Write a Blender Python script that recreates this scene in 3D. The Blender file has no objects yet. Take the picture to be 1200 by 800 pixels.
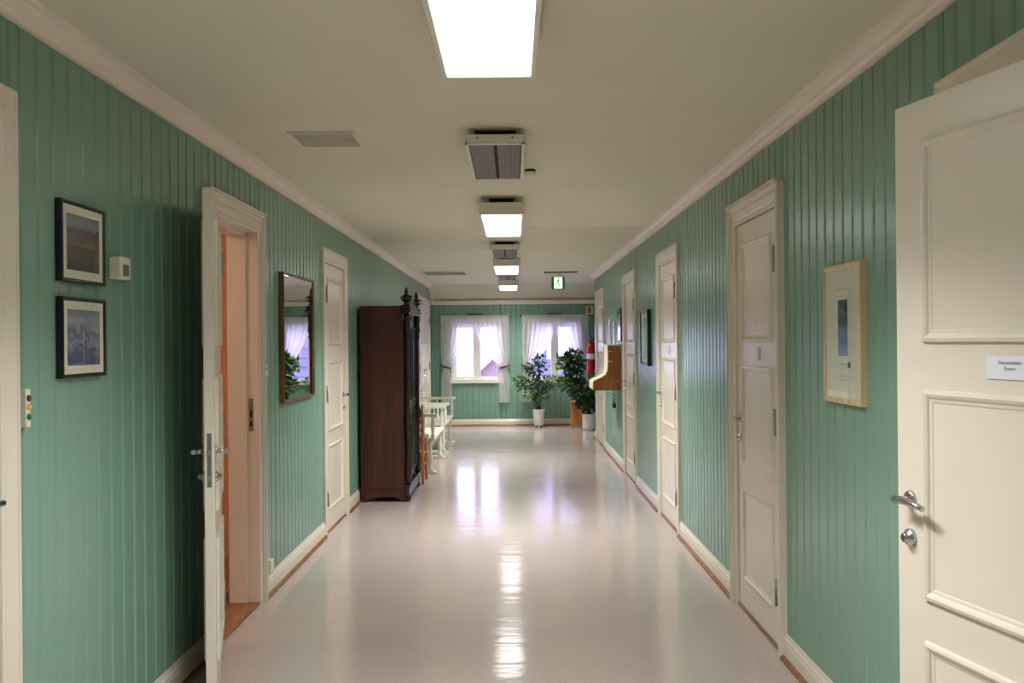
import bpy, math, random
from mathutils import Vector, Matrix
random.seed(7)
PI = math.pi
SC = bpy.context.scene
COL = SC.collection

# ------------------------------------------------------------------ camera
HC = 1.5                      # eye height
WL, WR = 1.49, 1.28           # distance of the left / right wall from the camera axis
YF = 16.05                    # where the flat ceiling breaks into the slope
YE = 16.42                    # end wall
ZC = 2.54                     # ceiling height
ZK = 2.47                     # underside of the cornice
cam = bpy.data.cameras.new('camera')
cam.sensor_width = 36.0
cam.lens = 1060.0 / 1200.0 * 36.0
cam.shift_x = -1.5 / 1200.0
cam.shift_y = 1.3 / 1200.0
cam.clip_start = 0.02
cam_o = bpy.data.objects.new('camera', cam)
cam_o.location = (0, 0, HC)
cam_o.rotation_euler = (math.radians(90), math.radians(0.5), 0)
COL.objects.link(cam_o)
SC.camera = cam_o

# ------------------------------------------------------------------ world, lights, exposure
w = bpy.data.worlds.new('overcast_sky')
SC.world = w
w.use_nodes = True
bg = w.node_tree.nodes['Background']
bg.inputs[0].default_value = (0.58, 0.54, 1.0, 1)
bg.inputs[1].default_value = 8.0
TUBE_W = 46.0                  # downward light of each fitting, watts
TUBE_SPREAD = math.radians(122)
TUBE_COL = (0.985, 1.0, 0.965)
LAMP = 8.0                    # radiance of the ceiling tubes' diffusers
for i, xc in enumerate((-0.67, 0.755)):     # portals that guide the sky light in through the two windows
    l = bpy.data.lights.new('window_portal', 'AREA')
    l.shape = 'RECTANGLE'; l.size = 0.95; l.size_y = 1.1
    l.cycles.is_portal = True
    o = bpy.data.objects.new('window_portal', l)
    o.location = (xc, YE + 0.20, 1.33); o.rotation_euler = (math.radians(-90), 0, 0)
    COL.objects.link(o)
SC.view_settings.view_transform = 'Standard'
SC.view_settings.look = 'None'
SC.view_settings.exposure = -0.15
SC.view_settings.gamma = 1.0
SC.view_settings.use_curve_mapping = False
SC.cycles.max_bounces = 10
SC.cycles.diffuse_bounces = 6
SC.cycles.glossy_bounces = 4
SC.cycles.sample_clamp_indirect = 12.0

# ------------------------------------------------------------------ materials
def srgb(r, g, b):
    f = lambda c: (c / 255.0) / 12.92 if c <= 10 else (((c / 255.0) + 0.055) / 1.055) ** 2.4
    return (f(r), f(g), f(b), 1.0)

def mat(name, col, rough=0.5, metal=0.0, var=0.06, scale=3.0, bump=0.0, bscale=40.0, stretch=(1, 1, 1), coat=0.0, spec=0.5):
    """principled paint / metal / cloth with a faint noise in the colour and an optional fine relief"""
    m = bpy.data.materials.new(name); m.use_nodes = True
    nt = m.node_tree; p = nt.nodes['Principled BSDF']
    tc = nt.nodes.new('ShaderNodeTexCoord'); mp = nt.nodes.new('ShaderNodeMapping')
    mp.inputs['Scale'].default_value = stretch
    nt.links.new(tc.outputs['Object'], mp.inputs[0])
    n = nt.nodes.new('ShaderNodeTexNoise'); n.inputs['Scale'].default_value = scale; n.inputs['Detail'].default_value = 4
    nt.links.new(mp.outputs[0], n.inputs[0])
    r = nt.nodes.new('ShaderNodeValToRGB')
    r.color_ramp.elements[0].position = 0.3; r.color_ramp.elements[1].position = 0.7
    r.color_ramp.elements[0].color = tuple(c * (1 - var) for c in col[:3]) + (1,)
    r.color_ramp.elements[1].color = tuple(min(1, c * (1 + var)) for c in col[:3]) + (1,)
    nt.links.new(n.outputs[0], r.inputs[0]); nt.links.new(r.outputs[0], p.inputs['Base Color'])
    p.inputs['Roughness'].default_value = rough; p.inputs['Metallic'].default_value = metal
    p.inputs['Coat Weight'].default_value = coat
    p.inputs['Specular IOR Level'].default_value = spec
    if bump:
        n2 = nt.nodes.new('ShaderNodeTexNoise'); n2.inputs['Scale'].default_value = bscale; n2.inputs['Detail'].default_value = 3
        nt.links.new(mp.outputs[0], n2.inputs[0])
        b = nt.nodes.new('ShaderNodeBump'); b.inputs['Strength'].default_value = bump; b.inputs['Distance'].default_value = 0.01
        nt.links.new(n2.outputs[0], b.inputs['Height']); nt.links.new(b.outputs[0], p.inputs['Normal'])
    return m

def wood(name, a, b, rough=0.4, stretch=(1, 1, 12), scale=6.0):
    m = bpy.data.materials.new(name); m.use_nodes = True
    nt = m.node_tree; p = nt.nodes['Principled BSDF']
    tc = nt.nodes.new('ShaderNodeTexCoord'); mp = nt.nodes.new('ShaderNodeMapping')
    mp.inputs['Scale'].default_value = tuple(1.0 / s * 4 if s > 1 else 4 for s in stretch)
    nt.links.new(tc.outputs['Object'], mp.inputs[0])
    n = nt.nodes.new('ShaderNodeTexNoise'); n.inputs['Scale'].default_value = scale
    n.inputs['Detail'].default_value = 6; n.inputs['Distortion'].default_value = 0.6
    nt.links.new(mp.outputs[0], n.inputs[0])
    r = nt.nodes.new('ShaderNodeValToRGB')
    r.color_ramp.elements[0].position = 0.35; r.color_ramp.elements[1].position = 0.68
    r.color_ramp.elements[0].color = a; r.color_ramp.elements[1].color = b
    nt.links.new(n.outputs[0], r.inputs[0]); nt.links.new(r.outputs[0], p.inputs['Base Color'])
    p.inputs['Roughness'].default_value = rough
    return m

def emit(name, col, strength):
    m = bpy.data.materials.new(name); m.use_nodes = True
    nt = m.node_tree; nt.nodes.clear()
    e = nt.nodes.new('ShaderNodeEmission'); e.inputs[0].default_value = col; e.inputs[1].default_value = strength
    o = nt.nodes.new('ShaderNodeOutputMaterial'); nt.links.new(e.outputs[0], o.inputs[0])
    return m

def floor_mat():
    m = bpy.data.materials.new('polished_linoleum'); m.use_nodes = True
    nt = m.node_tree; p = nt.nodes['Principled BSDF']; L = nt.links.new
    tc = nt.nodes.new('ShaderNodeTexCoord')
    n = nt.nodes.new('ShaderNodeTexNoise'); n.inputs['Scale'].default_value = 90; n.inputs['Detail'].default_value = 5
    n3 = nt.nodes.new('ShaderNodeTexNoise'); n3.inputs['Scale'].default_value = 1.3; n3.inputs['Detail'].default_value = 3
    L(tc.outputs['Object'], n.inputs[0]); L(tc.outputs['Object'], n3.inputs[0])
    r = nt.nodes.new('ShaderNodeValToRGB')
    r.color_ramp.elements[0].position = 0.35; r.color_ramp.elements[1].position = 0.66
    r.color_ramp.elements[0].color = srgb(178, 163, 157); r.color_ramp.elements[1].color = srgb(190, 175, 169)
    L(n.outputs[0], r.inputs[0])
    mx = nt.nodes.new('ShaderNodeMix'); mx.data_type = 'RGBA'; mx.blend_type = 'MULTIPLY'; mx.inputs[0].default_value = 1.0
    r2 = nt.nodes.new('ShaderNodeValToRGB')
    r2.color_ramp.elements[0].color = (0.86, 0.86, 0.86, 1); r2.color_ramp.elements[1].color = (1, 1, 1, 1)
    L(n3.outputs[0], r2.inputs[0]); L(r.outputs[0], mx.inputs[6]); L(r2.outputs[0], mx.inputs[7])
    L(mx.outputs[2], p.inputs['Base Color'])
    mr = nt.nodes.new('ShaderNodeMapRange'); mr.inputs['To Min'].default_value = 0.08; mr.inputs['To Max'].default_value = 0.17
    L(n3.outputs[0], mr.inputs[0]); L(mr.outputs[0], p.inputs['Roughness'])
    n2 = nt.nodes.new('ShaderNodeTexNoise'); n2.inputs['Scale'].default_value = 6.0; n2.inputs['Detail'].default_value = 3
    mp = nt.nodes.new('ShaderNodeMapping'); mp.inputs['Scale'].default_value = (0.45, 1.3, 1); L(tc.outputs['Object'], mp.inputs[0]); L(mp.outputs[0], n2.inputs[0])
    b = nt.nodes.new('ShaderNodeBump'); b.inputs['Strength'].default_value = 0.4; b.inputs['Distance'].default_value = 0.006
    L(n2.outputs[0], b.inputs['Height']); L(b.outputs[0], p.inputs['Normal'])
    p.inputs['Specular IOR Level'].default_value = 0.6
    return m

def cloth_mat():
    m = bpy.data.materials.new('sheer_curtain'); m.use_nodes = True
    nt = m.node_tree; nt.nodes.clear(); L = nt.links.new
    tc = nt.nodes.new('ShaderNodeTexCoord')
    n = nt.nodes.new('ShaderNodeTexNoise'); n.inputs['Scale'].default_value = 60
    L(tc.outputs['Object'], n.inputs[0])
    r = nt.nodes.new('ShaderNodeValToRGB')
    r.color_ramp.elements[0].color = (0.90, 0.87, 0.87, 1); r.color_ramp.elements[1].color = (0.97, 0.94, 0.94, 1)
    L(n.outputs[0], r.inputs[0])
    d = nt.nodes.new('ShaderNodeBsdfDiffuse'); t = nt.nodes.new('ShaderNodeBsdfTranslucent'); tr = nt.nodes.new('ShaderNodeBsdfTransparent')
    L(r.outputs[0], d.inputs[0]); L(r.outputs[0], t.inputs[0])
    a = nt.nodes.new('ShaderNodeMixShader'); a.inputs[0].default_value = 0.55; L(d.outputs[0], a.inputs[1]); L(t.outputs[0], a.inputs[2])
    b = nt.nodes.new('ShaderNodeMixShader'); b.inputs[0].default_value = 0.24; L(a.outputs[0], b.inputs[1]); L(tr.outputs[0], b.inputs[2])
    o = nt.nodes.new('ShaderNodeOutputMaterial'); L(b.outputs[0], o.inputs[0])
    return m

def pane_mat(name='window_glass', fac=0.08, rough=0.02):
    m = bpy.data.materials.new(name); m.use_nodes = True
    nt = m.node_tree; nt.nodes.clear(); L = nt.links.new
    tr = nt.nodes.new('ShaderNodeBsdfTransparent'); g = nt.nodes.new('ShaderNodeBsdfGlossy'); g.inputs['Roughness'].default_value = rough
    lw = nt.nodes.new('ShaderNodeLayerWeight'); lw.inputs[0].default_value = 0.5      # facing = 1 - cos
    pw = nt.nodes.new('ShaderNodeMath'); pw.operation = 'POWER'; pw.inputs[1].default_value = 5.0; L(lw.outputs['Facing'], pw.inputs[0])
    ma = nt.nodes.new('ShaderNodeMath'); ma.operation = 'MULTIPLY_ADD'; ma.inputs[1].default_value = 0.96; ma.inputs[2].default_value = 0.02; L(pw.outputs[0], ma.inputs[0])
    mx = nt.nodes.new('ShaderNodeMixShader'); L(ma.outputs[0], mx.inputs[0])
    L(tr.outputs[0], mx.inputs[1]); L(g.outputs[0], mx.inputs[2])
    o = nt.nodes.new('ShaderNodeOutputMaterial'); L(mx.outputs[0], o.inputs[0])
    return m

def print_mat(name, stops, scale=9.0, rough=0.25, dist=0.5, axis='Z', mixn=0.45):
    """a printed photograph: vertical colour gradient broken up with noise"""
    m = bpy.data.materials.new(name); m.use_nodes = True
    nt = m.node_tree; p = nt.nodes['Principled BSDF']; L = nt.links.new
    tc = nt.nodes.new('ShaderNodeTexCoord'); sp = nt.nodes.new('ShaderNodeSeparateXYZ')
    L(tc.outputs['Generated'], sp.inputs[0])
    n = nt.nodes.new('ShaderNodeTexNoise'); n.inputs['Scale'].default_value = scale; n.inputs['Detail'].default_value = 6
    n.inputs['Distortion'].default_value = dist
    L(tc.outputs['Generated'], n.inputs[0])
    a = nt.nodes.new('ShaderNodeMath'); a.operation = 'MULTIPLY_ADD'; a.inputs[1].default_value = mixn; 
    sb = nt.nodes.new('ShaderNodeMath'); sb.operation = 'SUBTRACT'; sb.inputs[1].default_value = 0.5
    L(n.outputs[0], sb.inputs[0]); L(sb.outputs[0], a.inputs[0]); L(sp.outputs[axis], a.inputs[2])
    r = nt.nodes.new('ShaderNodeValToRGB')
    el = r.color_ramp.elements
    while len(el) < len(stops): el.new(0.5)
    for e, (pos, c) in zip(el, stops): e.position = pos; e.color = c
    L(a.outputs[0], r.inputs[0]); L(r.outputs[0], p.inputs['Base Color'])
    p.inputs['Roughness'].default_value = rough
    return m

M = {
    'green': mat('green_gloss_paint', srgb(124, 161, 144), 0.27, var=0.07, scale=1.3, bump=0.10, bscale=9, stretch=(1, 1, 0.5), spec=0.6),
    'cream': mat('cream_gloss_paint', srgb(224, 214, 200), 0.27, var=0.03, bump=0.05, bscale=14),
    'white': mat('white_gloss_paint', srgb(228, 224, 210), 0.3, var=0.03),
    'cornice': mat('cornice_paint', srgb(240, 226, 214), 0.4, var=0.03),
    'ceiling': mat('ceiling_paint', srgb(224, 218, 200), 0.75, var=0.03, scale=1.2, bump=0.08, bscale=30),
    'floor': floor_mat(),
    'strip': wood('varnished_pine_strip', srgb(112, 70, 40), srgb(160, 108, 66), 0.35, (12, 1, 1)),
    'pine_floor': wood('pine_floor_boards', srgb(176, 112, 58), srgb(206, 146, 86), 0.3, (1, 12, 1)),
    'peach': mat('peach_wall_paint', srgb(224, 186, 156), 0.6, var=0.03),
    'chrome': mat('satin_chrome', (0.55, 0.55, 0.56, 1), 0.22, 1.0, var=0.03),
    'steel': mat('brushed_steel', (0.32, 0.31, 0.29, 1), 0.4, 1.0, var=0.08, scale=20),
    'black': mat('black_lacquer', (0.012, 0.011, 0.010, 1), 0.3, var=0.1),
    'dark': mat('dark_void', (0.02, 0.018, 0.016, 1), 0.8),
    'mahogany': wood('dark_mahogany', srgb(46, 18, 11), srgb(74, 30, 19), 0.3),
    'ebony': wood('carved_dark_wood', srgb(24, 12, 10), srgb(44, 22, 18), 0.22),
    'oak': wood('honey_oak', srgb(150, 88, 36), srgb(186, 118, 56), 0.35),
    'oak_edge': mat('pale_edge_banding', srgb(226, 204, 160), 0.4),
    'pine': wood('orange_pine', srgb(176, 100, 44), srgb(212, 140, 78), 0.4),
    'grey_cloth': mat('grey_seat_cloth', srgb(140, 134, 128), 0.9, bump=0.2, bscale=300),
    'gilt': wood('gilt_wood_frame', srgb(188, 162, 120), srgb(222, 200, 160), 0.35),
    'bronze': wood('bronze_gilt_frame', srgb(92, 66, 36), srgb(140, 106, 62), 0.35),
    'mount': mat('cream_mount_board', srgb(226, 222, 204), 0.7, var=0.02),
    'paper': mat('white_paper', srgb(226, 226, 236), 0.6, var=0.02),
    'plastic': mat('white_plastic', srgb(226, 222, 208), 0.4, var=0.02),
    'ink': mat('grey_ink', srgb(86, 80, 80), 0.6),
    'red': mat('red_enamel', srgb(186, 22, 30), 0.22, var=0.05),
    'redbtn': mat('dark_red_plastic', srgb(110, 24, 26), 0.4),
    'yellow': mat('amber_plastic', srgb(230, 192, 96), 0.4),
    'greenbtn': mat('green_plastic', srgb(40, 104, 56), 0.4),
    'sign_yellow': mat('pale_yellow_sign', srgb(216, 204, 150), 0.5),
    'sign_green': mat('exit_green', srgb(52, 146, 62), 0.4),
    'leaf': mat('leaf_green', srgb(52, 86, 44), 0.35, var=0.45, scale=6),
    'leaf_dark': mat('dark_leaf_green', srgb(38, 66, 40), 0.3, var=0.4, scale=5),
    'leaf_light': mat('young_leaf_green', srgb(98, 140, 66), 0.35, var=0.3, scale=6),
    'stem': mat('brown_stem', srgb(96, 78, 54), 0.8, bump=0.3),
    'soil': mat('potting_soil', srgb(46, 34, 26), 0.95, var=0.4, scale=40, bump=0.6, bscale=60),
    'ceramic': mat('white_ceramic', srgb(236, 232, 226), 0.2, var=0.02),
    'grille': mat('grey_filter_mesh', srgb(126, 116, 112), 0.5, var=0.1, scale=60),
    'tieback': mat('brown_tieback', srgb(96, 74, 66), 0.8),
    'curtain': cloth_mat(),
    'glass': pane_mat(),
    'mirror': mat('mirror_glass', (0.86, 0.86, 0.88, 1), 0.015, 1.0, var=0.005),
    'snow': mat('snow', srgb(236, 238, 244), 0.8, bump=0.2, bscale=3),
    'housered': mat('red_house_boards', srgb(142, 122, 116), 0.8, var=0.1),
    'housegrey': mat('blue_grey_house_boards', srgb(98, 98, 112), 0.8, var=0.1),
    'tube': emit('tube_diffuser', (0.985, 1.0, 0.965, 1), LAMP),
    'exit_light': emit('exit_sign_panel', (0.66, 1.0, 0.62, 1), 1.9),
    'warm': emit('room_lamp', (1.0, 0.76, 0.56, 1), 60.0),
}

# ------------------------------------------------------------------ mesh helpers
class MB:
    def __init__(s): s.v = []; s.f = []; s.sm = []
    def face(s, idx, smooth=False): s.f.append(tuple(idx)); s.sm.append(smooth)
    def box(s, x0, x1, y0, y1, z0, z1, mt=None):
        n = len(s.v)
        P = [(x0, y0, z0), (x1, y0, z0), (x1, y1, z0), (x0, y1, z0), (x0, y0, z1), (x1, y0, z1), (x1, y1, z1), (x0, y1, z1)]
        s.v += [tuple(mt @ Vector(p)) if mt else p for p in P]
        for q in ((0, 3, 2, 1), (4, 5, 6, 7), (0, 1, 5, 4), (1, 2, 6, 5), (2, 3, 7, 6), (3, 0, 4, 7)): s.face([n + i for i in q])
        return s
    def prism(s, pts, fn, a, b, smooth=False):
        """closed 2-D outline pts (counter-clockwise) swept from a to b; fn(u, v, t) -> xyz"""
        n = len(s.v); k = len(pts)
        for t in (a, b): s.v += [tuple(fn(u, v, t)) for u, v in pts]
        for i in range(k):
            j = (i + 1) % k; s.face((n + i, n + j, n + k + j, n + k + i), smooth)
        s.face([n + i for i in reversed(range(k))]); s.face([n + k + i for i in range(k)])
        return s
    def lathe(s, prof, c=(0, 0, 0), seg=16, axis='z', cap=True):
        """profile of (radius, height)"""
        n = len(s.v)
        for r, h in prof:
            for i in range(seg):
                a = 2 * PI * i / seg; p = (r * math.cos(a), r * math.sin(a), h)
                if axis == 'x': p = (p[2], p[0], p[1])
                if axis == 'y': p = (p[1], p[2], p[0])
                s.v.append((p[0] + c[0], p[1] + c[1], p[2] + c[2]))
        for k in range(len(prof) - 1):
            for i in range(seg):
                j = (i + 1) % seg
                s.face((n + k * seg + i, n + k * seg + j, n + (k + 1) * seg + j, n + (k + 1) * seg + i), True)
        if cap:
            s.face([n + i for i in reversed(range(seg))]); e = n + (len(prof) - 1) * seg; s.face([e + i for i in range(seg)])
        return s
    def tube(s, path, r, seg=8):
        n = len(s.v); path = [Vector(p) for p in path]; rs = r if isinstance(r, (list, tuple)) else [r] * len(path)
        for i, p in enumerate(path):
            d = (path[min(i + 1, len(path) - 1)] - path[max(i - 1, 0)]).normalized()
            u = d.cross(Vector((0, 0, 1)))
            if u.length < 0.05: u = d.cross(Vector((1, 0, 0)))
            u.normalize(); w_ = d.cross(u)
            for k in range(seg):
                a = 2 * PI * k / seg; s.v.append(tuple(p + (u * math.cos(a) + w_ * math.sin(a)) * rs[i]))
        for i in range(len(path) - 1):
            for k in range(seg):
                j = (k + 1) % seg; s.face((n + i * seg + k, n + i * seg + j, n + (i + 1) * seg + j, n + (i + 1) * seg + k), True)
        s.face([n + k for k in reversed(range(seg))]); e = n + (len(path) - 1) * seg; s.face([e + k for k in range(seg)])
        return s
    def ring(s, x0, x1, z0, z1, prof, y=0.0):
        """moulding round a rectangle; prof = (inset from the outer edge, height) points"""
        n = len(s.v)
        for ins, h in prof:
            s.v += [(x0 + ins, y + h, z0 + ins), (x1 - ins, y + h, z0 + ins), (x1 - ins, y + h, z1 - ins), (x0 + ins, y + h, z1 - ins)]
        for k in range(len(prof) - 1):
            for i in range(4):
                j = (i + 1) % 4; s.face((n + 4 * k + i, n + 4 * k + j, n + 4 * k + 4 + j, n + 4 * k + 4 + i))
        return s
    def arch(s, x0, x1, z0, z1, prof):
        """door casing: profile swept up, over and down; prof = (distance inwards from the outer edge, height)"""
        n = len(s.v); k = len(prof)
        for cx, cz, dx, dz in ((x0, z0, 1, 0), (x0, z1, 1, -1), (x1, z1, -1, -1), (x1, z0, -1, 0)):
            s.v += [(cx + dx * p, h, cz + dz * p) for p, h in prof]
        for q in range(3):
            for i in range(k):
                j = (i + 1) % k; s.face((n + q * k + i, n + q * k + j, n + (q + 1) * k + j, n + (q + 1) * k + i))
        s.face(range(n, n + k)); s.face(range(n + 3 * k, n + 4 * k))
        return s
    def mesh(s, name):
        m = bpy.data.meshes.new(name); m.from_pydata(s.v, [], s.f)
        m.polygons.foreach_set('use_smooth', s.sm)
        m.validate(); m.update()
        import bmesh
        b = bmesh.new(); b.from_mesh(m); bmesh.ops.recalc_face_normals(b, faces=b.faces); b.to_mesh(m); b.free()
        return m

def obj(name, mb, m, parent=None, bevel=0.0, **kw):
    me = mb.mesh(name) if isinstance(mb, MB) else mb
    if m is not None and not me.materials: me.materials.append(M[m])
    o = bpy.data.objects.new(name, me); COL.objects.link(o)
    if parent: o.parent = parent
    if bevel:
        b = o.modifiers.new('bevel', 'BEVEL'); b.width = bevel; b.segments = 2; b.limit_method = 'ANGLE'
    for k, v in kw.items(): o[k] = v
    return o

def root(name, loc=(0, 0, 0), rz=0.0, label=None, cat=None, group=None, kind=None):
    o = bpy.data.objects.new(name, None); COL.objects.link(o)
    o.empty_display_size = 0.05
    o.location = loc; o.rotation_euler = (0, 0, rz)
    return tag(o, label, cat, group, kind)

def tag(o, label=None, cat=None, group=None, kind=None):
    if label: o['label'] = label
    if cat: o['category'] = cat
    if group: o['group'] = group
    if kind: o['kind'] = kind
    return o

def copy_tree(o, parent=None):
    c = o.copy(); COL.objects.link(c)
    if parent: c.parent = parent
    for ch in list(o.children): copy_tree(ch, c)
    return c

def on_wall(name, side, y, off=0.0, z=0.0, **kw):
    """empty whose local x runs along the wall, y out of it: left x->-Y, right x->+Y, end x->-X"""
    if side == 'left': return root(name, (-WL + off, y, z), -PI / 2, **kw)
    if side == 'right': return root(name, (WR - off, y, z), PI / 2, **kw)
    return root(name, (y, YE - off, z), PI, **kw)

def text(body, size, m, parent, loc, rz=PI, align='CENTER', name='lettering'):
    c = bpy.data.curves.new(name, 'FONT'); c.body = body; c.size = size; c.extrude = 0.0003; c.align_x = align
    t = bpy.data.objects.new('tmp', c); COL.objects.link(t)
    dg = bpy.context.evaluated_depsgraph_get(); me = bpy.data.meshes.new_from_object(t.evaluated_get(dg))
    bpy.data.objects.remove(t)
    me.transform(Matrix.Rotation(rz, 4, 'Z') @ Matrix.Rotation(PI / 2, 4, 'X')); me.name = name
    me.materials.clear(); me.materials.append(M[m])
    o = bpy.data.objects.new(name, me); COL.objects.link(o); o.parent = parent; o.location = loc
    return o

# ------------------------------------------------------------------ the shell
W_ = 0.99; HD = 2.145; HO = 2.26      # casing width, leaf height, casing top
# openings given by casing extents along Y (near, far)
LEFT = [(1.70, 2.69), (4.34, 5.33), (7.03, 8.03), (14.15, 16.0)]
RIGHT = [(1.70, 2.69), (4.26, 5.25), (6.95, 7.95), (9.36, 10.42), (12.62, 13.85)]
RE = 14.2                              # the right wall stops here; an alcove opens behind it
YB = -3.6
PW = 0.09                              # casing board width

def segs(y0, y1, ops, inset=0.0):
    out = []; c = y0
    for a, b in ops:
        out.append((c, a + inset)); c = b - inset
    out.append((c, y1)); return out

def wall_shell(name, side, y0, y1, ops, label):
    sx, d = (-1, WL) if side == 'left' else (1, WR)
    xa, xb = sx * (d + 0.013), sx * (d + 0.15)
    xa, xb = min(xa, xb), max(xa, xb)
    mb = MB()
    for a, b in segs(y0, y1, ops, PW): mb.box(xa, xb, a, b, 0, 2.6)
    for a, b in ops: mb.box(xa, xb, a + PW, b - PW, HD + 0.02, 2.6)
    return obj(name, mb, 'green', label=label, category='wall', kind='structure')

wl = wall_shell('wall_left', 'left', YB, YE + 0.15, LEFT, 'long left corridor wall of narrow green painted boards')
wr = wall_shell('wall_right', 'right', YB, RE, RIGHT, 'long right corridor wall of narrow green painted boards')

_bm = {}
def board_mesh(wd, z0, z1):
    k = (round(wd, 3), round(z0, 3), round(z1, 3))
    if k not in _bm:
        mb = MB(); c = min(0.009, wd / 4); g = 0.0006
        # flat board with a rounded arris at one side and a chamfer at the other
        pts = [(g, 0.0), (wd - g, 0.0), (wd - g, 0.007), (wd - c, 0.0135), (wd - c - .004, 0.0145), (c + .004, 0.0145), (c, 0.0135), (g, 0.007)]
        mb.prism(pts, lambda u, v, t: (u, v, t), z0, z1)
        _bm[k] = mb.mesh('board'); _bm[k].materials.append(M['green'])
    return _bm[k]

def boards(wall, side, y0, y1, ops, step, ztop, phase=0.0, gaps=()):
    cuts = [y0, y1]
    y = y0 + phase
    while y < y1:
        if y > y0: cuts.append(y)
        y += step
    edges = []
    for (a, b, *_r) in ops: edges += [a + .01, b - .01]
    cuts = [c for c in cuts if all(abs(c - e) > 0.02 for e in edges)] + [e for e in edges if y0 < e < y1]
    cuts = sorted(set(round(c, 4) for c in cuts))
    for a, b in zip(cuts, cuts[1:]):
        m_ = (a + b) / 2; zs = [(0.02, ztop)]
        for o in ops:
            if o[0] < m_ < o[1]:
                lo, hi = (o[2], o[3]) if len(o) > 2 else (None, HO - .01)
                zs = [(hi, ztop)] + ([(0.02, lo)] if lo else [])
        aa, bb = a, b
        if any(abs(a - g) < 0.06 for g in gaps): aa = a + 0.012
        for z0, z1 in zs:
            if z1 - z0 < 0.03: continue
            o = obj('board', board_mesh(bb - aa, z0, z1), None, wall)
            jit = random.uniform(-0.0006, 0.0006)
            if side == 'left': o.location = (-WL - 0.0135 + jit, bb, 0); o.rotation_euler = (0, 0, -PI / 2)
            elif side == 'right': o.location = (WR + 0.0135 + jit, aa, 0); o.rotation_euler = (0, 0, PI / 2)
            else: o.location = (bb, YE + 0.0135 + jit, 0); o.rotation_euler = (0, 0, PI)

boards(wl, 'left', 0.9, YE, LEFT, 0.1, ZK + .02, 0.04, gaps=(5.36,))
boards(wr, 'right', 0.9, RE, RIGHT, 0.1, ZK + .02, 0.0)

# end wall with its two windows, alcove to the right
WX = [(-1.12, -0.215), (0.29, 1.22)]; WZ0, WZ1 = 0.80, 1.86
XR = 2.6
mb = MB(); ya, yb = YE + 0.013, YE + 0.22
mb.box(-WL - .15, WX[0][0], ya, yb, 0, 2.6); mb.box(WX[0][1], WX[1][0], ya, yb, 0, 2.6); mb.box(WX[1][1], XR + .15, ya, yb, 0, 2.6)
for a, b in WX: mb.box(a, b, ya, yb, 0, WZ0); mb.box(a, b, ya, yb, WZ1, 2.6)
we = obj('wall_end', mb, 'green', label='green boarded end wall with two windows', category='wall', kind='structure')
boards(we, 'end', -WL, XR, [(a - .01, b + .01, WZ0, WZ1) for a, b in WX], 0.1, 2.21, 0.05)
obj('wall_alcove', MB().box(XR, XR + .15, RE - .15, YE, 0, 2.6).box(WR + .15, XR, RE - .15, RE, 0, 2.6), 'green',
    label='green side wall of the alcove beyond the right corridor wall', category='wall', kind='structure')
obj('wall_rear', MB().box(-WL - .15, WR + .15, YB - .15, YB, 0, 2.6), 'green', label='green wall closing the corridor behind the camera', category='wall', kind='structure')

obj('floor', MB().box(-WL - .013, WR + .013, YB, RE, -.1, 0).box(-WL - .013, XR, RE, YE + .013, -.1, 0), 'floor', label='polished beige grey linoleum corridor floor', category='floor', kind='structure')
obj('ceiling', MB().box(-WL - .15, WR + .15, YB, RE, ZC, ZC + .1).box(-WL - .15, XR, RE, YF, ZC, ZC + .1)
    .prism([(YF, ZC), (YE + .02, 2.265), (YE + .02, ZC + .1), (YF, ZC + .1)], lambda u, v, t: (t, u, v), -WL - .15, XR), 'ceiling',
    label='flat cream ceiling that slopes down at the far end', category='ceiling', kind='structure')
obj('trim_1', MB().box(.06, WR, 8.19, 8.225, ZC - .006, ZC + .001), 'cornice', label='thin joint strip across the right half of the ceiling', category='trim', kind='structure')

# cornices
def cornice(name, side, y0, y1, label):
    prof = [(0, 0), (0.018, 0), (0.02, 0.012), (0.030, 0.020), (0.036, 0.036), (0.05, 0.052), (0.066, 0.058), (0.07, 0.071), (0, 0.071)]
    mb = MB()
    if side == 'left': mb.prism(prof, lambda u, v, t: (-WL + u - .001, t, ZK + v), y0, y1)
    elif side == 'right': mb.prism(prof, lambda u, v, t: (WR - u + .001, t, ZK + v), y0, y1)
    else: mb.prism(prof, lambda u, v, t: (t, YE - u + .001, 2.195 + v), -WL, XR)
    if side == 'left':   # short raking piece down the slope
        a = (YF, ZK + .0); b = (YE, 2.20)
        mb.prism([(0, 0), (0.035, 0), (0.05, 0.08), (0, 0.08)], lambda u, v, t: (-WL + u, a[0] + (b[0] - a[0]) * t, a[1] + (b[1] - a[1]) * t + v), 0, 1)
    return obj(name, mb, 'cornice', label=label, category='cornice', kind='structure')
cornice('trim_2', 'left', YB, YF, 'cream moulded cornice along the left wall')
cornice('trim_3', 'right', YB, RE, 'cream moulded cornice along the right wall')
cornice('trim_4', 'end', 0, 0, 'pale cornice across the end wall above the windows')

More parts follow.
